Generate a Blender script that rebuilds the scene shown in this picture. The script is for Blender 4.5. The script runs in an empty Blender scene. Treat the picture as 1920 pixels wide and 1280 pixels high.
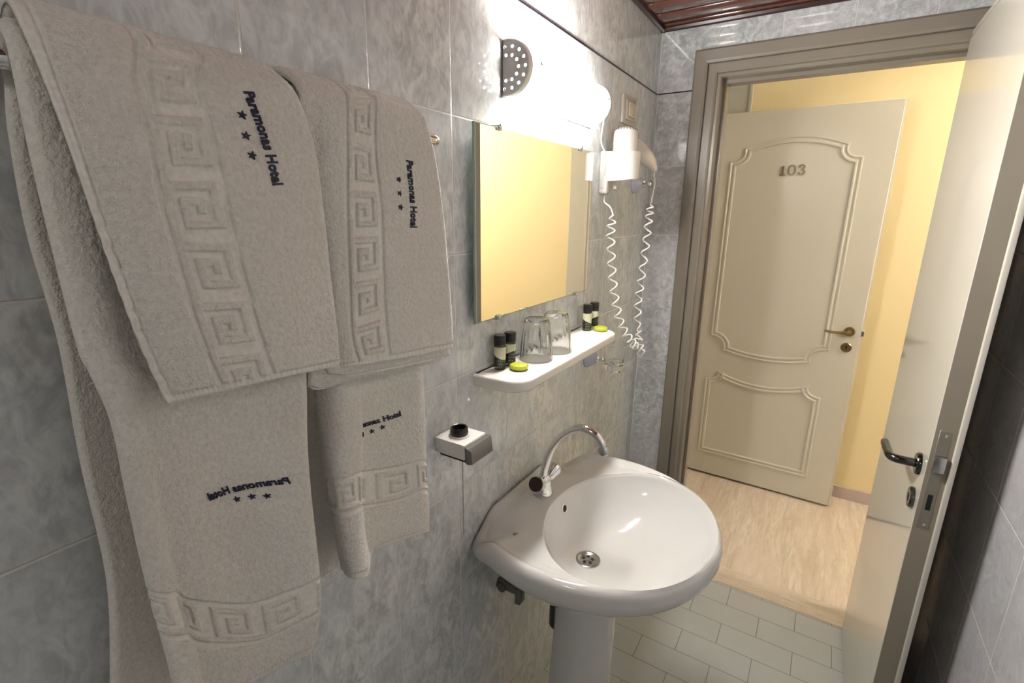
import bpy, bmesh, math, random
import numpy as np
from mathutils import Vector, Matrix
from mathutils.bvhtree import BVHTree
random.seed(7); rng = np.random.default_rng(7)
S = bpy.context.scene
COL = S.collection
PI = math.pi

# ------------------------------------------------------------------ camera
CR = np.array((0.8483, 0.5293, 0.0107)); CU = np.array((-0.1436, 0.2105, 0.967))
YAW, PITCH, ROLL, FPX = 0.5574, 0.2570, 0.0107, 930.23
CF = np.array((-math.sin(YAW)*math.cos(PITCH), math.cos(YAW)*math.cos(PITCH), -math.sin(PITCH)))
_r0 = np.array((math.cos(YAW), math.sin(YAW), 0.)); _u0 = np.cross(_r0, CF)
CR = math.cos(ROLL)*_r0 + math.sin(ROLL)*_u0; CU = -math.sin(ROLL)*_r0 + math.cos(ROLL)*_u0
CO = np.array((0.6083, 0.0, 1.4936))
cam = bpy.data.cameras.new('camera'); camo = bpy.data.objects.new('camera', cam); COL.objects.link(camo)
camo.matrix_world = Matrix(((CR[0], CU[0], -CF[0], CO[0]), (CR[1], CU[1], -CF[1], CO[1]), (CR[2], CU[2], -CF[2], CO[2]), (0, 0, 0, 1)))
cam.sensor_width = 36; cam.lens = 36*FPX/1920; cam.clip_start = 0.01
S.camera = camo
def at(x, y, ax, v):                       # the point a sight line meets on a plane of the room
    d = CF + CR*(x-960)/FPX - CU*(y-640)/FPX
    return CO + d*((v-CO[ax])/d[ax])
def proj(P):
    d = np.asarray(P) - CO; w = d@CF
    return np.stack([960+FPX*(d@CR)/w, 640-FPX*(d@CU)/w], -1)

# ------------------------------------------------------------------ world, exposure
w = bpy.data.worlds.new('world'); S.world = w; w.use_nodes = True
w.node_tree.nodes['Background'].inputs[0].default_value = (0.5, 0.5, 0.5, 1)
w.node_tree.nodes['Background'].inputs[1].default_value = 0.02
S.view_settings.view_transform = 'Standard'; S.view_settings.look = 'None'
S.view_settings.exposure = 0.38; S.view_settings.gamma = 1; S.view_settings.use_curve_mapping = False
LAMP_POWER = 158.0        # emission of the opal cover over the mirror
HALL_POWER = 60.0        # emission of the hall globe
FILL_POWER = 15.0        # emission of the added fill globe, unseen behind the viewer

# ------------------------------------------------------------------ materials
def nt(name):
    m = bpy.data.materials.new(name); m.use_nodes = True; t = m.node_tree
    return m, t, t.nodes['Principled BSDF']
def N(t, kind, **kw):
    n = t.nodes.new(kind)
    for k, v in kw.items():
        if k.startswith('i_'):
            n.inputs[int(k[2:])].default_value = v
        else: setattr(n, k, v)
    return n
def L(t, a, ao, b, bi): t.links.new(a.outputs[ao], b.inputs[bi])
def MA(t, op, a, b=None, c=None):
    n = t.nodes.new('ShaderNodeMath'); n.operation = op
    for i, v in enumerate((a, b, c)):
        if v is None: continue
        if isinstance(v, (int, float)): n.inputs[i].default_value = v
        else: t.links.new(v, n.inputs[i])
    return n.outputs[0]
def srgb(*c): return tuple((x/255/12.92 if x/255 <= .04045 else ((x/255+.055)/1.055)**2.4) for x in c) + (1,)
def plain(name, col, rough=.4, metal=0, noise=0, bump=0, scale=30, coat=0, **kw):
    m, t, p = nt(name)
    p.inputs['Base Color'].default_value = col; p.inputs['Roughness'].default_value = rough; p.inputs['Metallic'].default_value = metal
    if coat: p.inputs['Coat Weight'].default_value = coat; p.inputs['Coat Roughness'].default_value = .05
    for k, v in kw.items(): p.inputs[k.replace('_', ' ')].default_value = v
    nz = N(t, 'ShaderNodeTexNoise'); nz.inputs['Scale'].default_value = scale; nz.inputs['Detail'].default_value = 4
    g = N(t, 'ShaderNodeNewGeometry'); L(t, g, 'Position', nz, 'Vector')
    if noise:
        mx = N(t, 'ShaderNodeMix', data_type='RGBA'); L(t, nz, 'Fac', mx, 0)
        mx.inputs[6].default_value = tuple(c*(1-noise) for c in col[:3])+(1,); mx.inputs[7].default_value = tuple(min(1, c*(1+noise)) for c in col[:3])+(1,)
        L(t, mx, 2, p, 'Base Color')
    if bump:
        b = N(t, 'ShaderNodeBump'); b.inputs['Distance'].default_value = bump; b.inputs['Strength'].default_value = 1
        L(t, nz, 'Fac', b, 'Height'); L(t, b, 'Normal', p, 'Normal')
    return m
def tiles(name, axis, o1, p1, o2, p2, cols, grout, rough=.13, gw=.0012, stretch=(1, 1, 1), runbond=0, vein=1.0, scale=13, coat=.0, spec=.5, vm=.12):
    """glazed tiles: marbling, per-tile variation and grout as bump and colour. axis: the two world axes of the tile grid"""
    m, t, p = nt(name)
    g = N(t, 'ShaderNodeNewGeometry'); sp = N(t, 'ShaderNodeSeparateXYZ'); L(t, g, 'Position', sp, 0)
    a, b = sp.outputs[axis[0]], sp.outputs[axis[1]]
    v = MA(t, 'DIVIDE', MA(t, 'SUBTRACT', b, o2), p2); fv = MA(t, 'FLOOR', v)
    u = MA(t, 'DIVIDE', MA(t, 'SUBTRACT', a, o1), p1)
    if runbond: u = MA(t, 'ADD', u, MA(t, 'MULTIPLY', MA(t, 'MODULO', MA(t, 'ADD', fv, 100), 2.0), runbond))
    fu = MA(t, 'FLOOR', u)
    du = MA(t, 'MULTIPLY', MA(t, 'MINIMUM', MA(t, 'SUBTRACT', u, fu), MA(t, 'SUBTRACT', 1.0, MA(t, 'SUBTRACT', u, fu))), p1)
    dv = MA(t, 'MULTIPLY', MA(t, 'MINIMUM', MA(t, 'SUBTRACT', v, fv), MA(t, 'SUBTRACT', 1.0, MA(t, 'SUBTRACT', v, fv))), p2)
    d = MA(t, 'MINIMUM', du, dv)
    mr = N(t, 'ShaderNodeMapRange'); mr.inputs[1].default_value = gw*.7; mr.inputs[2].default_value = gw*1.6; t.links.new(d, mr.inputs[0])
    mask = mr.outputs[0]
    cb = N(t, 'ShaderNodeCombineXYZ'); t.links.new(fu, cb.inputs[0]); t.links.new(fv, cb.inputs[1])
    wn = N(t, 'ShaderNodeTexWhiteNoise', noise_dimensions='2D'); L(t, cb, 0, wn, 0)
    # each tile takes its own place in the marbling
    sc = N(t, 'ShaderNodeVectorMath', operation='SCALE'); L(t, wn, 'Color', sc, 0); sc.inputs['Scale'].default_value = 3.0
    mp = N(t, 'ShaderNodeVectorMath', operation='MULTIPLY'); L(t, g, 'Position', mp, 0); mp.inputs[1].default_value = stretch
    ad = N(t, 'ShaderNodeVectorMath', operation='ADD'); L(t, mp, 0, ad, 0); L(t, sc, 0, ad, 1)
    n1 = N(t, 'ShaderNodeTexNoise'); n1.inputs['Scale'].default_value = scale; n1.inputs['Detail'].default_value = 7; n1.inputs['Roughness'].default_value = .62; n1.inputs['Distortion'].default_value = 1.1
    n2 = N(t, 'ShaderNodeTexNoise'); n2.inputs['Scale'].default_value = scale*2.4; n2.inputs['Detail'].default_value = 5; n2.inputs['Distortion'].default_value = 1.2
    n3 = N(t, 'ShaderNodeTexNoise'); n3.inputs['Scale'].default_value = 5; n3.inputs['Detail'].default_value = 2
    for n in (n1, n2, n3): L(t, ad, 0, n, 'Vector')
    f = MA(t, 'ADD', MA(t, 'MULTIPLY', n1.outputs[0], .65), MA(t, 'MULTIPLY', n2.outputs[0], .35))
    cr = N(t, 'ShaderNodeValToRGB'); t.links.new(f, cr.inputs[0]); e = cr.color_ramp.elements
    e[0].position = .5-.16/vein; e[1].position = .5+.16/vein; e[0].color = cols[0]; e[1].color = cols[2]
    x = e.new(.5); x.color = cols[1]
    # veins
    vv = MA(t, 'ABSOLUTE', MA(t, 'SUBTRACT', n2.outputs[0], .5)); mr2 = N(t, 'ShaderNodeMapRange'); t.links.new(vv, mr2.inputs[0]); mr2.inputs[1].default_value = 0; mr2.inputs[2].default_value = .03; mr2.inputs[3].default_value = vm*vein; mr2.inputs[4].default_value = 0
    mx = N(t, 'ShaderNodeMix', data_type='RGBA'); L(t, mr2, 0, mx, 0); L(t, cr, 0, mx, 6); mx.inputs[7].default_value = cols[3]
    # hue drift
    hv = N(t, 'ShaderNodeMix', data_type='RGBA'); 
    mr3 = N(t, 'ShaderNodeMapRange'); L(t, n3, 0, mr3, 0); mr3.inputs[1].default_value = .35; mr3.inputs[2].default_value = .65; mr3.inputs[3].default_value = 0; mr3.inputs[4].default_value = .5
    L(t, mr3, 0, hv, 0); L(t, mx, 2, hv, 6); hv.inputs[7].default_value = cols[4]
    gm = N(t, 'ShaderNodeMix', data_type='RGBA'); t.links.new(mask, gm.inputs[0]); gm.inputs[6].default_value = grout; L(t, hv, 2, gm, 7)
    L(t, gm, 2, p, 'Base Color')
    t.links.new(MA(t, 'ADD', MA(t, 'MULTIPLY', MA(t, 'SUBTRACT', 1.0, mask), .4), rough), p.inputs['Roughness'])
    p.inputs['Specular IOR Level'].default_value = spec
    b1 = N(t, 'ShaderNodeBump'); b1.inputs['Distance'].default_value = .0012; b1.inputs['Strength'].default_value = .7; t.links.new(mask, b1.inputs['Height'])
    nb = N(t, 'ShaderNodeTexNoise'); nb.inputs['Scale'].default_value = 28; nb.inputs['Detail'].default_value = 2; L(t, g, 'Position', nb, 'Vector')
    b2 = N(t, 'ShaderNodeBump'); b2.inputs['Distance'].default_value = .0006; b2.inputs['Strength'].default_value = .18; L(t, nb, 0, b2, 'Height'); L(t, b1, 'Normal', b2, 'Normal')
    L(t, b2, 'Normal', p, 'Normal')
    return m
TP, TH, ZB, YC0 = .1928, .25, 1.9105, .5696
GREY = [srgb(182, 184, 182), srgb(204, 206, 203), srgb(224, 226, 222), srgb(232, 233, 229), srgb(200, 205, 208)]
GREYB = [srgb(166, 170, 170), srgb(192, 195, 194), srgb(218, 220, 218), srgb(158, 160, 160), srgb(196, 192, 194)]
GREYR = [srgb(176, 177, 178), srgb(194, 195, 197), srgb(210, 211, 214), srgb(170, 170, 172), srgb(200, 194, 197)]
GROUT = srgb(222, 219, 211)
M = {}
M['tile_left'] = tiles('grey_marbled_tiles_left', (1, 2), YC0, TP, ZB, TH, GREY, GROUT, rough=.06, stretch=(1, 1, .6), scale=27, vein=1.75)
M['tile_back'] = tiles('grey_marbled_tiles_back', (0, 2), .003, TP, ZB, TH, GREYB, GROUT, rough=.05, scale=28, vein=1.7)
M['tile_right'] = tiles('grey_marbled_tiles_right', (1, 2), 1.148-TP*5, TP, ZB, TH, GREYR, GROUT, rough=.14, scale=24, vein=.9)
FL = [srgb(184, 189, 185), srgb(192, 197, 193), srgb(200, 204, 200), srgb(184, 186, 182), srgb(196, 196, 192)]
M['tile_floor'] = tiles('grey_floor_tiles', (0, 1), .120, .235, 1.943, .1065, FL, srgb(146, 146, 140), rough=.28, gw=.0011, runbond=.5, vein=.5, scale=4)
BG = [srgb(204, 188, 164), srgb(218, 204, 182), srgb(230, 218, 200), srgb(170, 148, 120), srgb(226, 208, 190)]
M['travertine'] = tiles('travertine_hall_floor', (0, 1), -2, 6, -2, 8, BG, srgb(190, 170, 140), rough=.2, stretch=(2.6, .32, 1), scale=7, vein=1.4, vm=.26)
M['threshold'] = tiles('travertine_threshold', (0, 1), -2, 6, -2, 8, BG, srgb(190, 170, 140), rough=.2, stretch=(.5, 2.6, 1), scale=7, vein=1.2, vm=.26)
M['yellow'] = plain('yellow_plaster', srgb(246, 228, 178), .6, noise=.02, bump=.0004, scale=160)
M['hall_white'] = plain('hall_ceiling_paint', srgb(248, 243, 236), .7)
M['skirting'] = plain('pinkish_marble_skirting', srgb(200, 182, 176), .3, noise=.1, scale=14)
M['door'] = plain('cream_gloss_door_paint', srgb(208, 203, 190), .055, noise=.012, bump=.00003, scale=40, Specular_IOR_Level=.65)
M['door103'] = plain('cream_satin_door_paint', srgb(220, 215, 199), .24, noise=.012, bump=.0002, scale=60)
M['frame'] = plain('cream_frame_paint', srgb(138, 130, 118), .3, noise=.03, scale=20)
M['panel_grey'] = plain('pale_grey_casing_paint', srgb(196, 194, 182), .35, noise=.02)
M['navy'] = plain('dark_blue_glazed_strip', srgb(26, 27, 40), .15, noise=.2)
M['brown'] = plain('brown_gloss_panel', srgb(104, 66, 56), .10, noise=.12, scale=12, coat=.3)
M['brown_dark'] = plain('dark_brown_moulding', srgb(58, 34, 28), .25, noise=.1)
M['chrome'] = plain('polished_chrome', (.72, .72, .70, 1), .08, 1, noise=.03)
M['chrome_dull'] = plain('worn_chrome', (.50, .50, .48, 1), .22, 1, noise=.1, scale=60)
M['brass'] = plain('aged_brass', srgb(150, 130, 92), .3, .9, noise=.15, scale=90)
M['brass_num'] = plain('antique_brass_numerals', srgb(140, 124, 92), .4, .6, noise=.15, scale=90)
M['steel_dark'] = plain('dark_polished_steel', (.12, .12, .115, 1), .12, 1, noise=.1)
M['ceramic'] = plain('white_glazed_ceramic', srgb(212, 210, 205), .07, noise=.01, scale=6, coat=.4)
M['white_plastic'] = plain('white_plastic', srgb(232, 229, 222), .28, noise=.01)
M['shelf_plastic'] = plain('white_shelf_plastic', srgb(236, 232, 224), .18, noise=.01)
M['black_plastic'] = plain('black_plastic', srgb(22, 21, 20), .3, noise=.1)
M['grey_plastic'] = plain('grey_plastic', srgb(104, 99, 94), .25, noise=.03)
M['switch_frame'] = plain('pearl_grey_plastic', srgb(184, 178, 168), .25, noise=.02)
M['dryer'] = plain('white_appliance_plastic', srgb(200, 196, 190), .22, noise=.01)
M['ivory'] = plain('ivory_plastic', srgb(196, 189, 170), .3, noise=.02)
M['lilac'] = plain('lilac_grey_ceramic', srgb(196, 196, 214), .1, noise=.02)
M['maroon'] = plain('dark_maroon_cap', srgb(52, 34, 30), .15, noise=.08)
M['thread'] = plain('navy_embroidery_thread', srgb(24, 24, 52), .6, noise=.4, bump=.0004, scale=1800)
M['edge_shade'] = plain('shaded_door_paint', srgb(146, 137, 122), .45, noise=.05, scale=30)  # the door's own paint, darkened to put shade into the colour
M['plate'] = plain('painted_lock_metal', srgb(138, 132, 118), .35, .3, noise=.12, scale=70)
M['slot'] = plain('dark_slot', srgb(20, 19, 17), .6, noise=.1)
M['cap_grey'] = plain('grey_perforated_metal', srgb(186, 184, 182), .35, 0, noise=.06, scale=90)
M['soap'] = plain('lime_green_soap_wrapper', srgb(178, 186, 62), .22, noise=.12, bump=.0012, scale=160)
def glassm(name, col, rough=.0, ior=1.45):
    m, t, p = nt(name); p.inputs['Base Color'].default_value = col; p.inputs['Roughness'].default_value = rough
    p.inputs['Transmission Weight'].default_value = 1; p.inputs['IOR'].default_value = ior
    nz = N(t, 'ShaderNodeTexNoise'); nz.inputs['Scale'].default_value = 40; b = N(t, 'ShaderNodeBump'); b.inputs['Strength'].default_value = .05; b.inputs['Distance'].default_value = .001
    L(t, nz, 0, b, 'Height'); L(t, b, 'Normal', p, 'Normal'); return m
M['glass'] = glassm('clear_glass', (.97, .985, .98, 1))
M['bottle'] = glassm('pale_green_shampoo_bottle', (.80, .84, .55, 1), .12)
m, t, p = nt('mirror_silver'); p.inputs['Base Color'].default_value = (.90, .90, .86, 1); p.inputs['Metallic'].default_value = 1; p.inputs['Roughness'].default_value = .008
M['mirror'] = m
M['mirror_edge'] = plain('polished_glass_edge', srgb(150, 170, 158), .1)
def emit(name, col, s):
    m, t, p = nt(name); p.inputs['Base Color'].default_value = (.9, .9, .9, 1); p.inputs['Emission Color'].default_value = col; p.inputs['Emission Strength'].default_value = s; return m
M['opal'] = emit('lit_opal_cover', (1, .975, .94, 1), LAMP_POWER)
t = M['opal'].node_tree; g = N(t, 'ShaderNodeNewGeometry'); sp = N(t, 'ShaderNodeSeparateXYZ'); L(t, g, 'Position', sp, 0)   # the bulb sits in the near half of the cover
mr = N(t, 'ShaderNodeMapRange'); mr.interpolation_type = 'SMOOTHSTEP'; L(t, sp, 'Y', mr, 0); mr.inputs[1].default_value = 1.02; mr.inputs[2].default_value = 1.26; mr.inputs[3].default_value = LAMP_POWER; mr.inputs[4].default_value = LAMP_POWER*.10
L(t, mr, 0, t.nodes['Principled BSDF'], 'Emission Strength')
M['hall_opal'] = emit('lit_hall_globe', (1, .95, .90, 1), HALL_POWER)
M['bath_fill'] = emit('added_fill_globe', (1, .975, .94, 1), FILL_POWER)
# bottle label: dark foot, pale head with a curved border and thin strokes of lettering
def labelm(flip):
    m, t, p = nt('shampoo_label'); g = N(t, 'ShaderNodeTexCoord'); sp = N(t, 'ShaderNodeSeparateXYZ'); L(t, g, 'Object', sp, 0)
    s = MA(t, 'ADD', sp.outputs[2], MA(t, 'MULTIPLY', sp.outputs[0], .5*flip)); dark = MA(t, 'LESS_THAN', s, .031)
    wv = N(t, 'ShaderNodeTexNoise'); wv.inputs['Scale'].default_value = 420; mp = N(t, 'ShaderNodeVectorMath', operation='MULTIPLY'); mp.inputs[1].default_value = (1, 1, .35); L(t, g, 'Object', mp, 0); L(t, mp, 0, wv, 0)
    tx = MA(t, 'MULTIPLY', MA(t, 'GREATER_THAN', wv.outputs[0], .60), MA(t, 'GREATER_THAN', MA(t, 'SINE', MA(t, 'MULTIPLY', sp.outputs[2], 900.0)), 0.0))
    a = N(t, 'ShaderNodeMix', data_type='RGBA'); t.links.new(tx, a.inputs[0]); a.inputs[6].default_value = srgb(30, 32, 24); a.inputs[7].default_value = srgb(170, 176, 150)
    c = N(t, 'ShaderNodeMix', data_type='RGBA'); t.links.new(dark, c.inputs[0]); c.inputs[6].default_value = srgb(208, 208, 176); L(t, a, 2, c, 7)
    L(t, c, 2, p, 'Base Color'); p.inputs['Roughness'].default_value = .3; return m
M['label_a'] = labelm(1); M['label_b'] = labelm(-1)
# terry cloth
def terry():
    m, t, p = nt('cream_terry_cloth'); g = N(t, 'ShaderNodeNewGeometry')
    n1 = N(t, 'ShaderNodeTexNoise'); n1.inputs['Scale'].default_value = 620; n1.inputs['Detail'].default_value = 3
    n2 = N(t, 'ShaderNodeTexNoise'); n2.inputs['Scale'].default_value = 210; n2.inputs['Detail'].default_value = 2
    for n in (n1, n2): L(t, g, 'Position', n, 'Vector')
    at_ = N(t, 'ShaderNodeAttribute'); at_.attribute_name = 'pile'
    h = MA(t, 'MULTIPLY', MA(t, 'ADD', MA(t, 'MULTIPLY', n1.outputs[0], .5), MA(t, 'MULTIPLY', n2.outputs[0], .7)), MA(t, 'ADD', at_.outputs['Fac'], .12))
    cr = N(t, 'ShaderNodeMix', data_type='RGBA'); L(t, n2, 0, cr, 0); cr.inputs[6].default_value = srgb(208, 204, 192); cr.inputs[7].default_value = srgb(244, 240, 230)
    L(t, cr, 2, p, 'Base Color'); p.inputs['Roughness'].default_value = .95; p.inputs['Sheen Weight'].default_value = .35; p.inputs['Sheen Roughness'].default_value = .5
    p.inputs['Specular IOR Level'].default_value = .1
    b = N(t, 'ShaderNodeBump'); b.inputs['Distance'].default_value = .0030; b.inputs['Strength'].default_value = .9; t.links.new(h, b.inputs['Height']); L(t, b, 'Normal', p, 'Normal')
    return m
M['terry'] = terry()

# ------------------------------------------------------------------ object helpers
def wloc(o):
    v = np.zeros(3)
    while o is not None: v = v + np.array(o.location); o = o.parent
    return v
def thing(name, label, cat, loc, group=None, kind=None):
    o = bpy.data.objects.new(name, None); o.empty_display_size = .05; COL.objects.link(o); o.location = loc
    if kind: o['kind'] = kind
    o['label'] = label; o['category'] = cat
    if group: o['group'] = group
    return o
def mesh(name, V, F, mat, parent=None, loc=None, smooth=True, label=None, kind=None):
    """vertices in room coordinates; they are stored relative to the parent or to the object's own place"""
    V = np.asarray(V, float)
    base = wloc(parent) if parent is not None else (np.array(loc) if loc is not None else np.zeros(3))
    me = bpy.data.meshes.new(name); me.from_pydata((V-base).tolist(), [], [list(map(int, f)) for f in F])
    bm = bmesh.new(); bm.from_mesh(me); bmesh.ops.recalc_face_normals(bm, faces=bm.faces); bm.to_mesh(me); bm.free()
    me.materials.append(M[mat] if isinstance(mat, str) else mat)
    if smooth: me.polygons.foreach_set('use_smooth', [True]*len(me.polygons)); me.set_sharp_from_angle(angle=math.radians(38))
    o = bpy.data.objects.new(name, me); COL.objects.link(o)
    if parent is not None: o.parent = parent
    else: o.location = base
    if label: o['label'] = label
    if kind: o['kind'] = kind
    return o
def tag(o, label, cat, group=None):
    o['label'] = label; o['category'] = cat
    if group: o['group'] = group
    return o
class MB:
    def __init__(s): s.V = []; s.F = []
    def add(s, V, F):
        n = len(s.V); s.V += [tuple(map(float, v)) for v in V]; s.F += [[i+n for i in f] for f in F]; return s
    def box(s, x0, x1, y0, y1, z0, z1, bev=0, seg=2, M4=None):
        bm = bmesh.new(); bmesh.ops.create_cube(bm, size=1)
        for v in bm.verts: v.co = Vector(((x0+x1)/2+v.co.x*(x1-x0), (y0+y1)/2+v.co.y*(y1-y0), (z0+z1)/2+v.co.z*(z1-z0)))
        if bev: bmesh.ops.bevel(bm, geom=list(bm.edges), offset=bev, segments=seg, affect='EDGES', profile=.5)
        if M4 is not None: bmesh.ops.transform(bm, matrix=M4, verts=bm.verts)
        bm.verts.index_update(); s.add([v.co[:] for v in bm.verts], [[v.index for v in f.verts] for f in bm.faces]); bm.free(); return s
    def tube(s, pts, r, n=12, cap=True):
        P = np.asarray(pts, float); k = len(P); R = np.broadcast_to(np.asarray(r, float), (k,))
        T = np.gradient(P, axis=0); T /= np.linalg.norm(T, axis=1)[:, None]+1e-12
        a = np.array((0, 0, 1.)) if abs(T[0][2]) < .9 else np.array((1., 0, 0)); nrm = np.cross(T[0], a); nrm /= np.linalg.norm(nrm); V = []
        for i in range(k):
            nrm = nrm-T[i]*(nrm@T[i]); nrm /= np.linalg.norm(nrm); b = np.cross(T[i], nrm)
            for j in range(n): t = 2*PI*j/n; V.append(P[i]+R[i]*(math.cos(t)*nrm+math.sin(t)*b))
        F = [[i*n+j, i*n+(j+1) % n, (i+1)*n+(j+1) % n, (i+1)*n+j] for i in range(k-1) for j in range(n)]
        if cap: F += [list(range(n))[::-1], [(k-1)*n+j for j in range(n)]]
        return s.add(V, F)
    def lathe(s, prof, o, ax=(0, 0, 1), n=32, sx=None, squash=None, closed=False):
        """prof: list of (radius, distance along ax)"""
        ax = np.array(ax, float); ax /= np.linalg.norm(ax); a = np.array((1., 0, 0)) if abs(ax[0]) < .9 else np.array((0, 1., 0))
        e1 = a-ax*(a@ax); e1 /= np.linalg.norm(e1); e2 = np.cross(ax, e1); V = []
        for r, h in prof:
            for j in range(n):
                t = 2*PI*j/n; q = squash(t) if squash else 1
                V.append(np.array(o)+ax*h+max(r, 1e-5)*q*(math.cos(t)*e1+math.sin(t)*e2))
        k = len(prof); F = [[i*n+j, i*n+(j+1) % n, (i+1)*n+(j+1) % n, (i+1)*n+j] for i in range(k-1) for j in range(n)]
        if closed: F += [[(k-1)*n+j, (k-1)*n+(j+1) % n, (j+1) % n, j] for j in range(n)]
        else: F += [list(range(n))[::-1], [(k-1)*n+j for j in range(n)]]
        return s.add(V, F)
    def rings(s, R, cap0=True, cap1=True):
        n = len(R[0]); V = [v for r in R for v in r]
        F = [[i*n+j, i*n+(j+1) % n, (i+1)*n+(j+1) % n, (i+1)*n+j] for i in range(len(R)-1) for j in range(n)]
        if cap0: F.append(list(range(n))[::-1])
        if cap1: F.append([(len(R)-1)*n+j for j in range(n)])
        return s.add(V, F)
    def obj(s, name, mat, parent=None, **k): return mesh(name, s.V, s.F, mat, parent, **k)
def cr(P, n):
    """Catmull-Rom through P, n samples"""
    P = np.asarray(P, float); k = len(P)
    Q = np.concatenate([2*P[:1]-P[1:2], P, 2*P[-1:]-P[-2:-1]]); t = np.linspace(0, k-1, n); i = np.minimum(t.astype(int), k-2); f = (t-i).reshape((-1,)+(1,)*(P.ndim-1))
    a, b, c, d = Q[i], Q[i+1], Q[i+2], Q[i+3]
    return .5*(2*b+(c-a)*f+(2*a-5*b+4*c-d)*f**2+(3*b-a-3*c+d)*f**3)
def text_mesh(s, size=1.0, bold=0.0, extrude=.0, shear=0):
    c = bpy.data.curves.new('lettering', 'FONT'); c.body = s; c.size = size; c.offset = bold; c.extrude = extrude; c.shear = shear; c.resolution_u = 3
    o = bpy.data.objects.new('lettering', c); COL.objects.link(o); dg = bpy.context.evaluated_depsgraph_get(); dg.update()
    me = bpy.data.meshes.new_from_object(o.evaluated_get(dg)); V = np.array([v.co[:] for v in me.vertices]); F = [list(p.vertices) for p in me.polygons]
    bpy.data.objects.remove(o); bpy.data.curves.remove(c); bpy.data.meshes.remove(me); return V, F
def hit(o, px, py):
    bm = bmesh.new(); bm.from_mesh(o.data); b = wloc(o)
    tr = BVHTree.FromBMesh(bm); d = CF+CR*(px-960)/FPX-CU*(py-640)/FPX
    r = tr.ray_cast(Vector(CO-b), Vector(d)); bm.free(); n_ = np.array(r[1]); return np.array(r[0])+b, (-n_ if n_@d > 0 else n_)

# ------------------------------------------------------------------ room shell
D, W, ZC = 1.9617, .99, 2.122
def struct(o): o['kind'] = 'structure'; return o
def wallbox(name, mat, *b): return struct(MB().box(*b).obj(name, mat, smooth=False))
Y0 = -1.6
wallbox('wall_left', 'tile_left', -.1, 0, Y0, D+.094, 0, ZC+.35)
wallbox('wall_right', 'tile_right', W, W+.1, Y0, D+.094, 0, ZC+.35)
wallbox('wall_front', 'tile_back', 0, W, Y0-.1, Y0, 0, ZC+.35)
# wall with the door opening
XL, XR, ZT = .126, .998, 2.035
mb = MB(); mb.box(0, XL+.012, D, D+.094, 0, ZC+.35); mb.box(XR-.012, W, D, D+.094, 0, ZC+.35); mb.box(XL+.012, XR-.012, D, D+.094, ZT-.012, ZC+.35)
struct(mb.obj('wall_back', 'tile_back', smooth=False))
wallbox('floor', 'tile_floor', 0, W, Y0, 1.9525, -.05, 0)
wallbox('trim_1', 'threshold', .16, .94, 1.953, 2.062, -.05, .002)
# blue listello strips
wallbox('trim_2', 'navy', 0, .0022, Y0, D, ZB-.0019, ZB+.0019)
wallbox('trim_3', 'navy', .004, XL, D-.0022, D, ZB-.0019, ZB+.0019)
wallbox('trim_4', 'navy', W-.0022, W, Y0, D, ZB-.0019, ZB+.0019)
# slatted brown ceiling
mb = MB(); y = Y0
while y < D:
    y1 = min(y+.098, D)
    prof = [(y, ZC+.012), (y+.003, ZC+.003), (y+.010, ZC), (y1-.012, ZC), (y1-.004, ZC+.003), (y1, ZC+.012), (y1, ZC+.02), (y, ZC+.02)]
    n = len(prof); mb.add([(0, a, b) for a, b in prof]+[(W, a, b) for a, b in prof], [[i, (i+1) % n, n+(i+1) % n, n+i] for i in range(n)]+[list(range(n))[::-1], list(range(n, 2*n))]); y = y1
struct(mb.obj('ceiling', 'brown'))
mb = MB()
mb.tube([(.008, Y0, ZC-.003), (.008, D, ZC-.003)], .011, 8).tube([(0, D-.008, ZC-.003), (W, D-.008, ZC-.003)], .011, 8).tube([(W-.008, Y0, ZC-.003), (W-.008, D, ZC-.003)], .011, 8)
struct(mb.obj('trim_5', 'brown_dark'))

# door frame: casing profile swept round the opening (x outwards from the opening, y out of the wall)
def casing(name, side, mat):
    """side -1: bathroom face, +1: hall face"""
    yb = D if side < 0 else D+.094
    prof = [(0, 0), (0, .012), (.006, .017), (.038, .019), (.046, .016), (.0475, .003), (.0515, .003), (.054, .014), (.074, .015), (.079, .012), (.082, .004), (.090, .004), (.093, .002), (.093, 0)]
    # four corners of the U with the inner offset o: o = 0 outside
    R = []
    for (sx, z) in ((XL, 0), (XL, ZT), (XR, ZT), (XR, 0)):
        dx = 1 if sx == XL else -1; dz = -1 if z else 0
        R.append([(sx+dx*o, yb+side*h, z+dz*o) for o, h in prof])
    return struct(MB().rings(R).obj(name, mat, smooth=False))
casing('trim_6', -1, 'frame'); casing('trim_7', 1, 'frame')
mb = MB()                       # jamb lining with its rebate stop
for (a, b) in ((XL+.012, XL+.093), (XR-.093, XR-.012)): mb.box(a, b, D+.0005, D+.0935, 0, ZT-.012)
mb.box(XL+.093, XR-.093, D+.0005, D+.0935, ZT-.093, ZT-.012)
mb.box(XL+.093, XL+.105, D+.045, D+.0935, 0, ZT-.093); mb.box(XL+.105, XR-.093, D+.045, D+.0935, ZT-.105, ZT-.093)
struct(mb.obj('trim_8', 'frame', smooth=False))

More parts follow.
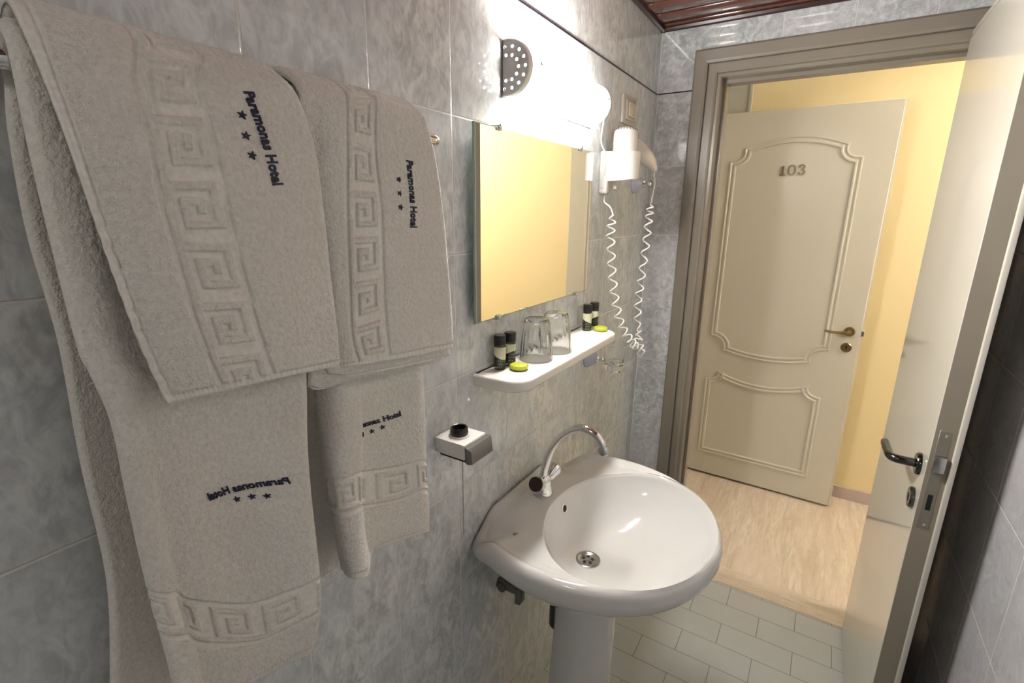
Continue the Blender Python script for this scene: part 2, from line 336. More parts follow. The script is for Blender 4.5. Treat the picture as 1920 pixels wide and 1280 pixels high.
# hall beyond the door
HY, HX0, HX1, HZ = 3.0, -.55, 2.4, 2.5
wallbox('wall_far', 'yellow', HX0, HX1, HY, HY+.1, 0, HZ)
wallbox('wall_hall_left', 'hall_white', HX0-.1, HX0, D+.094, HY+.1, 0, HZ)
wallbox('wall_hall_right', 'hall_white', HX1, HX1+.1, D+.094, HY+.1, 0, HZ)
wallbox('wall_hall_near_left', 'hall_white', HX0, -.1, D+.044, D+.094, 0, HZ)
wallbox('wall_hall_near_right', 'hall_white', W+.1, HX1, D+.044, D+.094, 0, HZ)
wallbox('ceiling_hall', 'hall_white', HX0, HX1, D+.094, HY, HZ, HZ+.05)
wallbox('floor_hall', 'travertine', HX0, HX1, 2.0635, HY, -.05, 0)
struct(MB().box(.2, HX1, HY-.012, HY, 0, .068, .002).obj('baseboard_far', 'skirting', smooth=False))
# casing of the room's entrance, pale, left on the far wall
struct(MB().box(HX0, .166, HY-.03, HY, 0, HZ).box(.160, .177, HY-.036, HY-.004, 0, HZ, .003).obj('trim_9', 'panel_grey', smooth=False))

# ------------------------------------------------------------------ open bathroom door
DX0, DX1, DY0, DY1 = .8575, .8955, 1.302, 1.955
ANG = 0
dr = thing('door_1', 'cream glossy bathroom door standing open at the right, its lock edge to the viewer', 'door', (.876, DY1, .008), kind='structure')
mb = MB(); mb.box(DX0, DX1, DY0, DY1, .008, 1.962, .0015, 1); mb.box(DX0-.002, DX0+.010, DY0+.02, DY1-.03, 1.962, 1.975)
mb.box(DX1-.0005, DX1+.0095, DY0-.011, DY1-.01, .008, 1.974, .002, 2)
mb.obj('leaf', 'door', dr)
MB().box(DX0+.0005, DX1-.0005, DY0-.0009, DY0+.0002, .010, 1.960, .0004, 1).obj('edge_shade_strip', 'edge_shade', dr, label='edge of the door leaf with its shade painted on')  # thin strip that paints the shade on the leaf's lock edge
# lock plate on the edge
lp = MB().box(.8655, .8865, DY0-.0016, DY0+.001, .822, 1.056, .0008, 1).obj('lock_plate', 'plate', dr, label='worn metal lock plate on the door edge')
MB().box(.8660, .8870, DY0-.0125, DY0, .962, .9995, .003, 2).obj('latch_bolt', 'chrome_dull', lp)
MB().box(.8715, .8805, DY0-.0021, DY0, .868, .906, .0006, 1).obj('bolt_slot', 'slot', lp)
for z in (1.045, .832): MB().lathe([(.0035, 0), (.0035, .0008), (.0, .0011)], (.876, DY0-.0016, z), (0, -1, 0), 12).obj('screw', 'chrome', lp)
def lever(parent, side, x, mat, y=1.362, z=.947):
    h = MB(); h.lathe([(.0255, 0), (.0255, .005), (.023, .009), (.012, .0095)], (x, y, z), (side, 0, 0), 32)
    P = cr([(x+side*.004, y, z), (x+side*.030, y, z), (x+side*.046, y+.003, z), (x+side*.054, y+.016, z-.001), (x+side*.056, y+.045, z-.002), (x+side*.057, y+.085, z-.003), (x+side*.057, y+.118, z-.004)], 40)
    h.tube(P, np.interp(np.linspace(0, 1, 40), [0, .9, .97, 1], [.0098, .0098, .0085, .004]), 16)
    return h.obj('door_handle', mat, parent, label='dark polished lever handle with round rose')
lever(dr, -1, DX0, 'steel_dark')
k = MB().lathe([(.0245, 0), (.0245, .006), (.022, .009), (.010, .009), (.010, .006)], (DX0, 1.352, .866), (-1, 0, 0), 32).obj('key_rose', 'steel_dark', dr, label='dark polished round keyhole rose')
MB().box(DX0-.0095, DX0-.006, 1.3495, 1.3545, .857, .875, .001, 1).obj('keyhole', 'slot', k)

# ------------------------------------------------------------------ room door 103
R103 = Matrix.Rotation(math.radians(-1.07), 4, 'Z')
d2 = thing('door_2', 'cream panelled door with the brass number 103 in the yellow hall', 'door', (0, 2.858, .01), kind='structure')
d2.rotation_euler = (0, 0, math.radians(-1.07))
def L103(x, h, z): return (x, 2.858-h, z)      # local: x along the leaf, h out of its face, z up
mb = MB(); mb.box(-.06, .803, 2.8582, 2.898, .012, 1.977, .002, 1); mb.box(.803, .812, 2.874, 2.898, .012, 1.977)
lf = mb.obj('leaf', 'door103', d2)
def arc(x0, z0, x1, z1, sag, n=14):
    r = []
    for i in range(n+1):
        t = i/n; nx, nz = -(z1-z0), x1-x0; l = math.hypot(nx, nz)
        r.append((x0+(x1-x0)*t+nx/l*sag*4*t*(1-t), z0+(z1-z0)*t+nz/l*sag*4*t*(1-t)))
    return r
def moulding(pts, cx):
    P = []
    for p in pts:
        if not P or math.hypot(p[0]-P[-1][0], p[1]-P[-1][1]) > 1e-4: P.append(p)
    if math.hypot(P[0][0]-P[-1][0], P[0][1]-P[-1][1]) < 1e-4: P.pop()
    P = np.array(P)+np.array((cx, 0)); n = len(P); prof = [(0, -.001), (.002, .0052), (.007, .0062), (.012, .0020), (.018, .0018), (.023, .0066), (.029, .0060), (.032, -.001)]; R = []
    area = sum(P[i][0]*P[(i+1) % n][1]-P[(i+1) % n][0]*P[i][1] for i in range(n)); sg = 1 if area > 0 else -1
    for i in range(n):
        a = P[i]-P[i-1]; b = P[(i+1) % n]-P[i]; a /= np.linalg.norm(a); b /= np.linalg.norm(b)
        na, nb = np.array((-a[1], a[0])), np.array((-b[1], b[0])); m_ = na+nb; m_ /= max(.35, (m_@na)); m_ *= sg
        R.append([(P[i][0]+m_[0]*o, 2.858-h, P[i][1]+m_[1]*o) for o, h in prof])
    R.append(R[0]); mb = MB().rings(R, False, False); return mb.obj('panel_moulding', 'door103', d2)
up = [(-.281, .838), (-.281, 1.750), (-.250, 1.753)]+arc(-.250, 1.753, -.222, 1.806, -.016, 8)[1:]+arc(-.222, 1.806, .222, 1.806, .048, 24)+arc(.222, 1.806, .250, 1.753, -.016, 8)[1:]+[(.281, 1.750), (.281, .838), (.250, .834)]+arc(.250, .834, .210, .765, -.018, 8)[1:]+arc(.210, .765, -.210, .765, .030, 24)+arc(-.210, .765, -.250, .834, -.018, 8)[1:]
moulding(up, .408)
lo = [(-.281, .140), (-.281, .590), (-.252, .596)]+arc(-.252, .596, -.222, .645, -.014, 8)[1:]+arc(-.222, .645, .222, .645, -.046, 24)+arc(.222, .645, .252, .596, -.014, 8)[1:]+[(.281, .590), (.281, .140)]
moulding(lo, .408)
h = MB(); h.lathe([(.0235, 0), (.0235, .004), (.020, .009), (.009, .010), (.009, .045), (.0, .048)], (.757, 2.858, .948), (0, -1, 0), 28)
h.tube(cr([(.757, 2.816, .948), (.735, 2.812, .947), (.700, 2.811, .945), (.655, 2.815, .947)], 20), np.linspace(.0085, .0055, 20), 12); h.obj('door_handle', 'brass', d2, label='brass lever handle')
k = MB().lathe([(.0235, 0), (.0235, .005), (.020, .008), (.0, .008)], (.755, 2.858, .868), (0, -1, 0), 28).obj('key_rose', 'brass', d2, label='round tarnished brass keyhole rose')
MB().lathe([(.0045, 0), (.0045, .001)], (.755, 2.8505, .872), (0, -1, 0), 12).box(.753, .757, 2.849, 2.851, .858, .871).obj('keyhole', 'slot', k)
MB().box(.803, .816, 2.862, 2.8735, .93, .955, .001, 1).obj('latch', 'chrome', d2)
# serif numerals 1 0 3
def digit(polys, x0, z0, s):
    mb = MB()
    for P in polys:
        n = len(P); V = [(x0+a*s, 2.8575, z0+b*s) for a, b in P]+[(x0+a*s, 2.8535, z0+b*s) for a, b in P]; mb.add(V, [[i, (i+1) % n, n+(i+1) % n, n+i] for i in range(n)]+[list(range(n)), list(range(n, 2*n))[::-1]])
    mb.obj('numeral', 'brass_num', d2)
def stroke(pts, wd):
    P = cr(pts, 26); T = np.gradient(P, axis=0); T /= np.linalg.norm(T, axis=1)[:, None]; Nn = np.stack([-T[:, 1], T[:, 0]], 1); w_ = np.interp(np.linspace(0, 1, 26), np.linspace(0, 1, len(wd)), wd)[:, None]
    A, B = P+Nn*w_/2, P-Nn*w_/2; return [[tuple(A[i]), tuple(A[i+1]), tuple(B[i+1]), tuple(B[i])] for i in range(25)]
digit([[(.20, .10), (.40, .10), (.40, .96), (.30, .96), (.08, .84), (.08, .76), (.20, .78)], [(.04, 0), (.56, 0), (.56, .11), (.04, .11)]], .357, 1.674, .046)
digit(stroke([(.35, .95), (.12, .8), (.07, .48), (.12, .16), (.35, .03), (.58, .16), (.63, .48), (.58, .8), (.35, .95)], [.10, .15, .20, .15, .10, .15, .20, .15, .10]), .392, 1.675, .048)
digit(stroke([(.10, .72), (.16, .88), (.34, .95), (.52, .86), (.52, .68), (.40, .54), (.26, .51)], [.22, .14, .10, .16, .18, .12, .08])+stroke([(.26, .51), (.44, .48), (.58, .32), (.52, .12), (.32, .03), (.14, .10), (.10, .26)], [.08, .14, .20, .18, .10, .14, .22]), .435, 1.675, .048)

# ------------------------------------------------------------------ hall ceiling lamp (out of the picture, lights the hall)
hl = thing('unseen_ceiling_lamp', 'round glass ceiling lamp lighting the yellow hall beyond the door', 'lamp', (2.05, 2.26, HZ))
MB().lathe([(.07, 0), (.07, -.02), (.05, -.022)], (2.05, 2.26, HZ), (0, 0, 1), 32).obj('base', 'chrome', hl)
MB().lathe([(.06, -.02), (.11, -.045), (.125, -.085), (.11, -.13), (.06, -.16), (.0, -.168)], (2.05, 2.26, HZ), (0, 0, 1), 32).obj('globe', 'hall_opal', hl)
bl = thing('unseen_ceiling_lamp', 'round opal fill lamp added on the bathroom ceiling, out of view', 'lamp', (.30, -.75, ZC))  # fill light added out of view to brighten the near side
MB().lathe([(.09, 0), (.09, -.012), (.07, -.013)], (.30, -.75, ZC), (0, 0, 1), 32).obj('base', 'white_plastic', bl)
MB().lathe([(.08, -.012), (.12, -.030), (.13, -.060), (.11, -.090), (.06, -.105), (.0, -.110)], (.30, -.75, ZC), (0, 0, 1), 32).obj('globe', 'bath_fill', bl)

# ------------------------------------------------------------------ lamp over the mirror
wl = thing('wall_lamp', 'lit white half-round fluorescent wall lamp above the mirror', 'lamp', (0, 1.16, 1.766))
def dsec(y, x1, zc, hh, x0=.003, n=16):       # D-shaped section, flat on the wall
    c = x1-hh if x1 > hh else x0+.002; P = [(x0, y, zc-hh)]
    for i in range(n+1):
        a = -PI/2+PI*i/n; P.append((c+(x1-c)*math.cos(a), y, zc+hh*math.sin(a)))
    P.append((x0, y, zc+hh)); return P
YA, YB, LZ = .930, 1.368, 1.770
MB().rings([dsec(YA+.004, .057, LZ, .044), dsec(YA+.006, .062, LZ, .049), dsec(YB-.012, .064, LZ+.003, .051), dsec(YB-.003, .059, LZ+.003, .046), dsec(YB, .048, LZ+.003, .034)]).obj('cover', 'opal', wl, label='glowing opal cover')
MB().box(.0, .004, YA-.004, YB+.006, LZ-.052, LZ+.052, .001, 1).obj('back_plate', 'white_plastic', wl)
# perforated end cap: outline with round holes
c = bpy.data.curves.new('cap', 'CURVE'); c.dimensions = '2D'; c.fill_mode = 'BOTH'; c.extrude = .0006
def spl(pts):
    s_ = c.splines.new('POLY'); s_.points.add(len(pts)-1)
    for i, p_ in enumerate(pts): s_.points[i].co = (p_[0], p_[1], 0, 1)
    s_.use_cyclic_u = True
spl([(a[0], a[2]) for a in dsec(0, .066, 0, .050, .004)])
for rr, k_, off in ((.0385, 9, 0), (.0235, 7, 0)):
    for i in range(k_):
        a = -PI/2*1.12+PI*1.12*i/(k_-1); hx, hz = .016+rr*math.cos(a)*1.05, rr*math.sin(a)
        if hx > .008 and hx < .061: spl([(hx+.0028*math.cos(b_), hz+.0028*math.sin(b_)) for b_ in np.linspace(0, 2*PI, 13)[:-1]])
co = bpy.data.objects.new('cap', c); COL.objects.link(co); dg = bpy.context.evaluated_depsgraph_get(); dg.update()
me = bpy.data.meshes.new_from_object(co.evaluated_get(dg)); V = np.array([v.co[:] for v in me.vertices]); F = [list(q.vertices) for q in me.polygons]
bpy.data.objects.remove(co); bpy.data.curves.remove(c)
mesh('end_cap', np.stack([V[:, 0], YA-.006+V[:, 2], LZ+V[:, 1]], 1), F, 'cap_grey', wl, smooth=False, label='grey metal end cap pierced with round holes')
o_ = dsec(YA-.008, .068, LZ, .052, .004); i_ = dsec(YA-.008, .0655, LZ, .0495, .004)
MB().rings([o_, [(a, b+.013, c_) for a, b, c_ in o_], [(a, b+.013, c_) for a, b, c_ in i_], i_, o_], False, False).obj('cap_rim', 'white_plastic', wl)
for (y_, z_) in ((YA+.045, LZ+.012), (YB-.022, LZ+.012)): MB().lathe([(.0042, 0), (.0042, .003), (.002, .004)], (.0615, y_, z_), (1, 0, .2), 12).obj('screw', 'grey_plastic', wl)

# ------------------------------------------------------------------ mirror
mi = thing('mirror', 'frameless rectangular mirror over the shelf, reflecting the yellow hall', 'mirror', (0, 1.083, 1.27))
MB().box(.0145, .0195, .802, 1.365, 1.268, 1.655, .0012, 1).obj('glass_edge', 'mirror_edge', mi)
MB().box(.0194, .0200, .8045, 1.3625, 1.2705, 1.6525).obj('mirror_pane', 'mirror', mi, smooth=False)
for (y_, z_, s_) in ((.885, 1.655, 1), (1.275, 1.655, 1), (.885, 1.268, -1), (1.28, 1.268, -1)):
    MB().box(0, .0235, y_-.008, y_+.008, z_-.007 if s_ > 0 else z_-.004, z_+.004 if s_ > 0 else z_+.007, .002, 2).lathe([(.0055, 0), (.0055, .002), (.003, .003)], (.0235, y_, z_), (1, 0, 0), 14).obj('clip', 'chrome_dull', mi)

# ------------------------------------------------------------------ shelf and what stands on it
sh = []
def shelf_out(inset, z):
    y0, y1, x1, r = .818+inset, 1.388-inset, .122-inset, .050; P = [(0.0, y0, z)]
    for i in range(11): a = -PI/2+PI/2*i/10; P.append((x1-r+r*math.cos(a), y0+r+r*math.sin(a), z))
    for i in range(11): a = PI/2*i/10; P.append((x1-r+r*math.cos(a), y1-r+r*math.sin(a), z))
    P.append((0.0, y1, z)); return P
ZS = 1.150
mb = MB().rings([shelf_out(.012, 1.124), shelf_out(.006, 1.1255), shelf_out(.002, 1.129), shelf_out(0, 1.134), shelf_out(0, 1.147), shelf_out(.0008, 1.1500), shelf_out(.0026, 1.1524), shelf_out(.0055, 1.1535), shelf_out(.0085, 1.1530), shelf_out(.012, ZS+.0008), shelf_out(.015, ZS)])
so = mb.obj('wall_shelf', 'shelf_plastic', loc=(0, 1.109, 1.119)); tag(so, 'white plastic wall shelf with rounded corners under the mirror', 'shelf')
def bottle(x, y, lab, label):
    b = thing('shampoo_bottle', label, 'bottle', (x, y, ZS), 'toiletry bottles on the shelf')
    MB().lathe([(.0, .0), (.0118, .0), (.0130, .0015), (.0130, .055), (.0120, .057), (.0085, .058)], (x, y, ZS), n=28).obj('body', 'bottle', b)
    l_ = MB().lathe([(.01325, .007), (.01335, .007), (.01335, .053), (.01325, .053)], (x, y, ZS), n=28, closed=True).obj('label_band', lab, b)
    MB().lathe([(.0085, .057), (.0132, .0575), (.0136, .059), (.0136, .077), (.0126, .079), (.0, .0795)], (x, y, ZS), n=28).obj('cap', 'black_plastic', b, label='black screw cap')
bottle(*at(937, 691.5, 2, ZS)[:2], 'label_a', 'front bottle of the near pair, black cap, standing before a round soap')
bottle(*at(956, 684.5, 2, ZS)[:2], 'label_b', 'rear bottle of the near pair, half hidden behind the front one')
bottle(*at(1100, 619, 2, ZS)[:2], 'label_a', 'front bottle of the far pair at the right end of the shelf')
bottle(*at(1113, 614, 2, ZS)[:2], 'label_b', 'rear bottle of the far pair, tucked against the tiles')
def soap(x, y, label):
    o = MB().lathe([(.0, .0), (.014, .0003), (.0195, .003), (.0215, .0075), (.0195, .0115), (.014, .0135), (.004, .0142), (.0, .0142)], (x, y, ZS), n=40, squash=lambda t: 1+.018*math.cos(9*t)).obj('soap', 'soap', loc=(x, y, ZS)); tag(o, label, 'soap', 'wrapped soaps on the shelf')
soap(*at(973, 692, 2, ZS)[:2], 'round lime green wrapped soap beside the near pair of bottles')
soap(*at(1126, 620, 2, ZS)[:2], 'round lime green wrapped soap beside the far pair of bottles')
def tumbler(x, y, label):
    n = 160; def_r = [(.0395, 0), (.0402, .0012), (.0398, .006), (.0385, .030), (.0358, .060), (.0322, .086), (.0298, .096), (.0262, .0995), (.0, .0985)]
    inn = [(.0, .0915), (.0250, .0920), (.0285, .0890), (.0306, .0840), (.0345, .060), (.0373, .030), (.0386, .006), (.0390, .0)]
    V = []; prof = def_r+inn; R = []
    for k_, (r, h) in enumerate(prof):
        amp = .0 if k_ >= len(def_r) else .030*max(0, min(1, (h-.004)/.012))*max(0, min(1, (.094-h)/.012)); ring = []
        for j in range(n):
            t = 2*PI*j/n; fl = abs(math.sin(t*10)); ring.append((x+max(r, 1e-5)*(1-amp*(1-fl))*math.cos(t), y+max(r, 1e-5)*(1-amp*(1-fl))*math.sin(t), ZS+.0003+h))
        R.append(ring)
    R.append(R[0]); o = MB().rings(R, False, False).obj('drinking_glass', 'glass', loc=(x, y, ZS)); tag(o, label, 'glass', 'upturned tumblers on the shelf')
tumbler(.052, 1.002, 'clear fluted tumbler turned upside down, nearer of the two on the shelf')
tumbler(.058, 1.092, 'clear fluted tumbler turned upside down, behind the nearer one')

# ------------------------------------------------------------------ soap dispenser box with bead chain
db = thing('dispenser', 'small white wall box with black round collar, grey front and bead chain', 'dispenser', (0, .724, 1.026))
MB().box(0, .074, .688, .760, 1.027, 1.058, .0012, 2).obj('case', 'white_plastic', db)
MB().lathe([(.0, .0), (.0215, .0), (.0215, .003), (.019, .003), (.0, .003)], (.036, .722, 1.058), n=36).obj('white_rim', 'white_plastic', db)
MB().lathe([(.0172, 0), (.0182, .004), (.0172, .0145), (.0160, .0160), (.0135, .0150), (.0125, .006), (.0, .005)], (.036, .722, 1.060), n=36).obj('collar', 'black_plastic', db, label='black round collar')
MB().rings([[(.0745, .690, 1.022), (.0745, .764, 1.022), (.0745, .764, 1.054), (.0745, .690, 1.054)], [(.083, .688, 1.020), (.083, .766, 1.020), (.083, .766, 1.052), (.083, .688, 1.052)], [(.090, .693, 1.021), (.090, .762, 1.021), (.087, .762, 1.046), (.087, .693, 1.046)]]).obj('front_lever', 'grey_plastic', db, label='grey tilted front')
MB().box(.012, .080, .690, .758, 1.0225, 1.0275).obj('under_plate', 'black_plastic', db)
ch = MB()
for i in range(44): ch.lathe([(.0, -.0017), (.0012, -.0013), (.0017, 0), (.0012, .0013), (.0, .0017)], (.060, .700, 1.021-i*.0039), n=8)
ch.tube([(.060, .700, 1.023), (.060, .700, .850)], .0005, 6); ch.obj('bead_chain', 'chrome_dull', db, label='thin bead chain hanging down')

# ------------------------------------------------------------------ socket, hair dryer, hook, glass holder
sk = thing('wall_switch', 'ivory plastic wall switch high beside the lamp, above the hair dryer', 'switch', (0, 1.655, 1.80))
MB().box(0, .010, 1.598, 1.715, 1.765, 1.850, .003, 3).obj('frame', 'switch_frame', sk)
MB().box(.010, .015, 1.615, 1.700, 1.777, 1.838, .003, 3).obj('inner_frame', 'switch_frame', sk)
MB().box(.0145, .020, 1.630, 1.686, 1.786, 1.829, .003, 3).obj('rocker', 'ivory', sk, label='glossy ivory rocker')

dh = thing('dryer_holder', 'white wall holder wrapped round the hair dryer barrel', 'holder', (0, 1.50, 1.55))
MB().box(0, .018, 1.456, 1.535, 1.560, 1.668, .005, 3).box(0, .026, 1.458, 1.484, 1.546, 1.600, .005, 3).obj('wall_plate', 'dryer', dh)
BX, BY = .056, 1.510
R = []                                             # open cuff round the barrel, lower edge rising at its front
def cuff(rx, ry, z, zf):
    P = [(.016+(BX-.016)*i/8, BY-ry) for i in range(8)]+[(BX+rx*math.sin(a), BY-ry*math.cos(a)) for a in np.linspace(0, PI*.62, 25)]
    return [(x, y, z+zf*max(0, (x-.03)/.09)**2) for x, y in P]
def shell(rx, ry, th, z0, z1, zf):
    A0, A1, B0, B1 = cuff(rx, ry, z0, zf), cuff(rx, ry, z1, 0), cuff(rx-th, ry-th, z0, zf), cuff(rx-th, ry-th, z1, 0); n = len(A0); V = A0+A1+B1+B0; F = []
    for q in range(4):
        a, b = q*n, ((q+1) % 4)*n; F += [[a+i, a+i+1, b+i+1, b+i] for i in range(n-1)]
    F += [[0, n, 2*n, 3*n], [n-1, 4*n-1, 3*n-1, 2*n-1]]; return V, F
MB().add(*shell(.048, .048, .003, 1.583, 1.666, .010)).obj('cuff', 'dryer', dh)
MB().box(.030, .040, 1.500, 1.502, 1.562, 1.576).obj('rating_label', 'panel_grey', dh)
hd = thing('hair_dryer', 'white hair dryer hanging nose down in its wall holder, coiled cord below', 'hair dryer', (BX, BY, 1.60))
MB().lathe([(.020, -.010), (.033, 0), (.0355, .040), (.0362, .090), (.0355, .118), (.0320, .128), (.021, .134), (.0, .136)], (BX, BY, 1.600), n=40).obj('barrel', 'dryer', hd)
g = MB()
for k_ in range(22):
    a = 2*PI*k_/22; g.tube([(BX+.0333*math.cos(a), BY+.0333*math.sin(a), 1.7262), (BX+.0285*math.cos(a), BY+.0285*math.sin(a), 1.7302)], .0011, 5)
g.obj('vent_slots', 'maroon', hd)
MB().lathe([(.0362, .0), (.0367, .0), (.0367, .0012), (.0362, .0012)], (BX, BY, 1.688), n=40, closed=True).obj('seam_ring', 'panel_grey', hd)
HP = cr([at(1182, 272, 1, 1.535), at(1196, 282, 1, 1.560), at(1209, 292, 1, 1.585), at(1220, 304, 1, 1.610), at(1225, 316, 1, 1.625), at(1226, 324, 1, 1.630)], 24)
HR = []
for i, q in enumerate(HP):
    t = i/23; d_ = (HP[min(i+1, 23)]-HP[max(i-1, 0)]); d_ /= np.linalg.norm(d_); e1 = np.array((1., 0, 0)); e1 -= d_*(e1@d_); e1 /= np.linalg.norm(e1); e2 = np.cross(d_, e1)
    a_, b_ = np.interp(t, [0, .5, .9, 1], [.014, .013, .010, .004]), np.interp(t, [0, .3, .6, .85, 1], [.034, .032, .024, .012, .004])
    HR.append([q+a_*math.copysign(abs(math.cos(s_))**.7, math.cos(s_))*e1+b_*math.copysign(abs(math.sin(s_))**.7, math.sin(s_))*e2 for s_ in np.linspace(0, 2*PI, 25)[:-1]])
MB().rings(HR).obj('handle', 'dryer', hd)
def A(px, py, y): return at(px, py, 1, y)
def coil(pts, turns, rad, n):
    P = cr(pts, n); T = np.gradient(P, axis=0); T /= np.linalg.norm(T, axis=1)[:, None]; ref = np.array((.0, 1., .1)); out = []
    for i in range(n):
        e1 = np.cross(T[i], ref); e1 /= np.linalg.norm(e1); e2 = np.cross(T[i], e1); a = 2*PI*turns*i/(n-1); r_ = rad*min(1, i/30, (n-1-i)/30+.05); out.append(P[i]+r_*(math.cos(a)*e1+math.sin(a)*e2))
    return out
up_l = cr([A(1134, 366, 1.478), A(1133, 378, 1.476), A(1142, 386, 1.476), A(1146, 392, 1.476), A(1150, 404, 1.478)], 20)
c1 = coil([A(1148, 402, 1.478), A(1145, 440, 1.48), A(1147, 500, 1.484), A(1153, 560, 1.49), A(1165, 610, 1.50), A(1184, 640, 1.52), A(1194, 652, 1.545)], 14, .0120, 560)
c3 = coil([A(1196, 655, 1.548), A(1203, 662, 1.56), A(1195, 640, 1.575), A(1200, 628, 1.585), A(1196, 620, 1.59)], 4, .014, 180)
c2 = coil([A(1196, 622, 1.60), A(1196, 570, 1.605), A(1203, 520, 1.612), A(1211, 460, 1.62), A(1217, 410, 1.63), A(1221, 382, 1.635)], 11, .0110, 440)
c4 = cr([A(1221, 380, 1.635), A(1224, 362, 1.637), A(1227, 345, 1.638), HP[-2]], 16)
mb = MB(); mb.tube(up_l, .0022, 8); mb.tube(c1, .0025, 8); mb.tube(c3, .0025, 8); mb.tube(c2, .0025, 8); mb.tube(c4, .0028, 8); mb.obj('coiled_cord', 'white_plastic', hd, label='white spiral cord hanging in a long loop')
sc_ = MB().tube(cr([A(1134, 215, 1.44), (.004, 1.452, 1.72), (.004, 1.450, 1.69), (.010, 1.462, 1.668)], 24), .0022, 8).obj('supply_cable', 'white_plastic', dh)

def mount(y, z, label, name, cat, hookonly):
    o = thing(name, label, cat, (0, y, z))
    MB().lathe([(.0330, 0), (.0335, .003), (.0315, .006), (.0150, .032), (.0115, .034), (.0, .034)], (0, y, z), (1, 0, 0), 32).obj('wall_cone', 'lilac', o, label='pale lilac ceramic cone')
    return o
hk = mount(1.775, 1.590, 'small lilac and chrome wall hook right of the hair dryer', 'wall_hook', 'hook', True)
MB().lathe([(.010, .033), (.0125, .037), (.006, .040), (.006, .052), (.011, .056), (.012, .060), (.008, .064), (.0, .065)], (0, 1.775, 1.590), (1, 0, 0), 24).obj('knob', 'chrome', hk)
gh = mount(1.440, 1.038, 'lilac cone and chrome ring that carry the small glass below the shelf', 'glass_holder', 'holder', False)
arm = MB().lathe([(.009, .033), (.0115, .037), (.006, .041), (.0055, .050), (.009, .053), (.005, .057)], (0, 1.440, 1.038), (1, 0, 0), 20)
GX, GY, GZ = .0895, 1.440, 1.004
ring = [(GX+.0315*math.cos(a), GY+.0315*math.sin(a), 1.038) for a in np.linspace(0, 2*PI, 41)]; arm.tube(ring, .0018, 8, False); arm.tube([(.053, 1.44, 1.038), (GX-.031, GY, 1.038)], .003, 8)
arm.obj('ring', 'chrome', gh, label='thin chrome ring on a stem')
R = [[(GX+max(r, 1e-5)*math.cos(a), GY+max(r, 1e-5)*math.sin(a), GZ+h_) for a in np.linspace(0, 2*PI, 49)[:-1]] for r, h_ in ((.0, .0), (.021, .0), (.024, .003), (.0245, .012), (.0275, .020), (.0290, .028), (.0345, .090), (.0350, .0915), (.0335, .0915), (.0280, .030), (.0255, .024), (.0, .021))]
o = MB().rings(R, False, False).obj('glass_tumbler', 'glass', loc=(GX, GY, GZ)); tag(o, 'small clear glass held in the chrome ring below the shelf end', 'glass')

# ------------------------------------------------------------------ washbasin
BC = 1.010
wb = thing('washbasin', 'white ceramic pedestal washbasin with chrome mixer tap', 'washbasin', (0, BC, 0))
half = [(0, .196), (.008, .212), (.04, .240), (.10, .265), (.165, .279), (.23, .282), (.30, .270), (.36, .246), (.42, .205), (.465, .152), (.495, .09), (.508, .035), (.511, 0)]
PO = np.array([(x, -y) for x, y in half]+[(x, y) for x, y in half[::-1][1:]]); PO = np.concatenate([PO[:1], cr(PO, 240)[1:-1], PO[-1:]])
cxy = np.array((.27, 0.)); NT = 200
def ray_out(t):
    d = np.array((math.cos(t), math.sin(t))); best = 9
    Q = np.concatenate([PO, PO[:1]])
    for i in range(len(Q)-1):
        e = Q[i+1]-Q[i]; den = d[0]*e[1]-d[1]*e[0]
        if abs(den) < 1e-9: continue
        w_ = Q[i]-cxy; a = (w_[0]*e[1]-w_[1]*e[0])/den; b = (w_[0]*d[1]-w_[1]*d[0])/den
        if a > 0 and -1e-6 <= b <= 1+1e-6: best = min(best, a)
    return cxy+d*best
TH_ = np.linspace(-PI, PI, NT+1)[:-1]
OUT = np.array([ray_out(t) for t in TH_])
BCX, BRX, BRY = .308, .190, .238
def bowl_ring(s, cx=BCX):
    r = []
    for t in TH_:
        d = np.array((math.cos(t), math.sin(t))); o = cxy-np.array((BCX, 0)); a = (d[0]/BRX)**2+(d[1]/BRY)**2; b = 2*(o[0]*d[0]/BRX**2+o[1]*d[1]/BRY**2); c_ = (o[0]/BRX)**2+(o[1]/BRY)**2-1
        k_ = (-b+math.sqrt(b*b-4*a*c_))/(2*a); p_ = cxy+d*k_; r.append(np.array((cx, 0))+(p_-np.array((BCX, 0)))*s)
    return np.array(r)
BW = bowl_ring(1.0)
gap = np.linalg.norm(OUT-BW, axis=1)
def ringxyz(P, z): z = np.broadcast_to(z, (NT,)); return [(max(P[i][0], .0005), BC+P[i][1], z[i]) for i in range(NT)]
cen = np.array((.22, 0.))
def sc2(s): return cen+(OUT-cen)*s
wallness = np.clip((.10-OUT[:, 0])/.10, 0, 1)
def inset(d):                                  # towards the bowl, never more than the gap allows; no inset along the wall line itself
    k_ = np.minimum(d/np.maximum(gap, 1e-4), .92)[:, None]; return OUT+(BW-OUT)*k_
flat = np.clip((gap-.03)/.05, 0, 1); side = np.clip((np.abs(OUT[:, 1])-.13)/.07, 0, 1)
R = [ringxyz(sc2(.30), .625), ringxyz(sc2(.42), .630), ringxyz(sc2(.62), .655), ringxyz(sc2(.80), .694), ringxyz(sc2(.91), .724), ringxyz(sc2(.975), .745), ringxyz(OUT, .763), ringxyz(sc2(1.003), .776), ringxyz(sc2(.997), .787), ringxyz(inset(.006), .796), ringxyz(inset(.013), .8005),
     ringxyz(inset(.022), .8005-.0015*flat), ringxyz(inset(.033), .8000-.007*flat), ringxyz(inset(.045), .7990-.0085*flat), ringxyz(OUT+(BW-OUT)*np.maximum(.7, np.minimum(.045/gap, .92))[:, None], .798-.007*flat)]
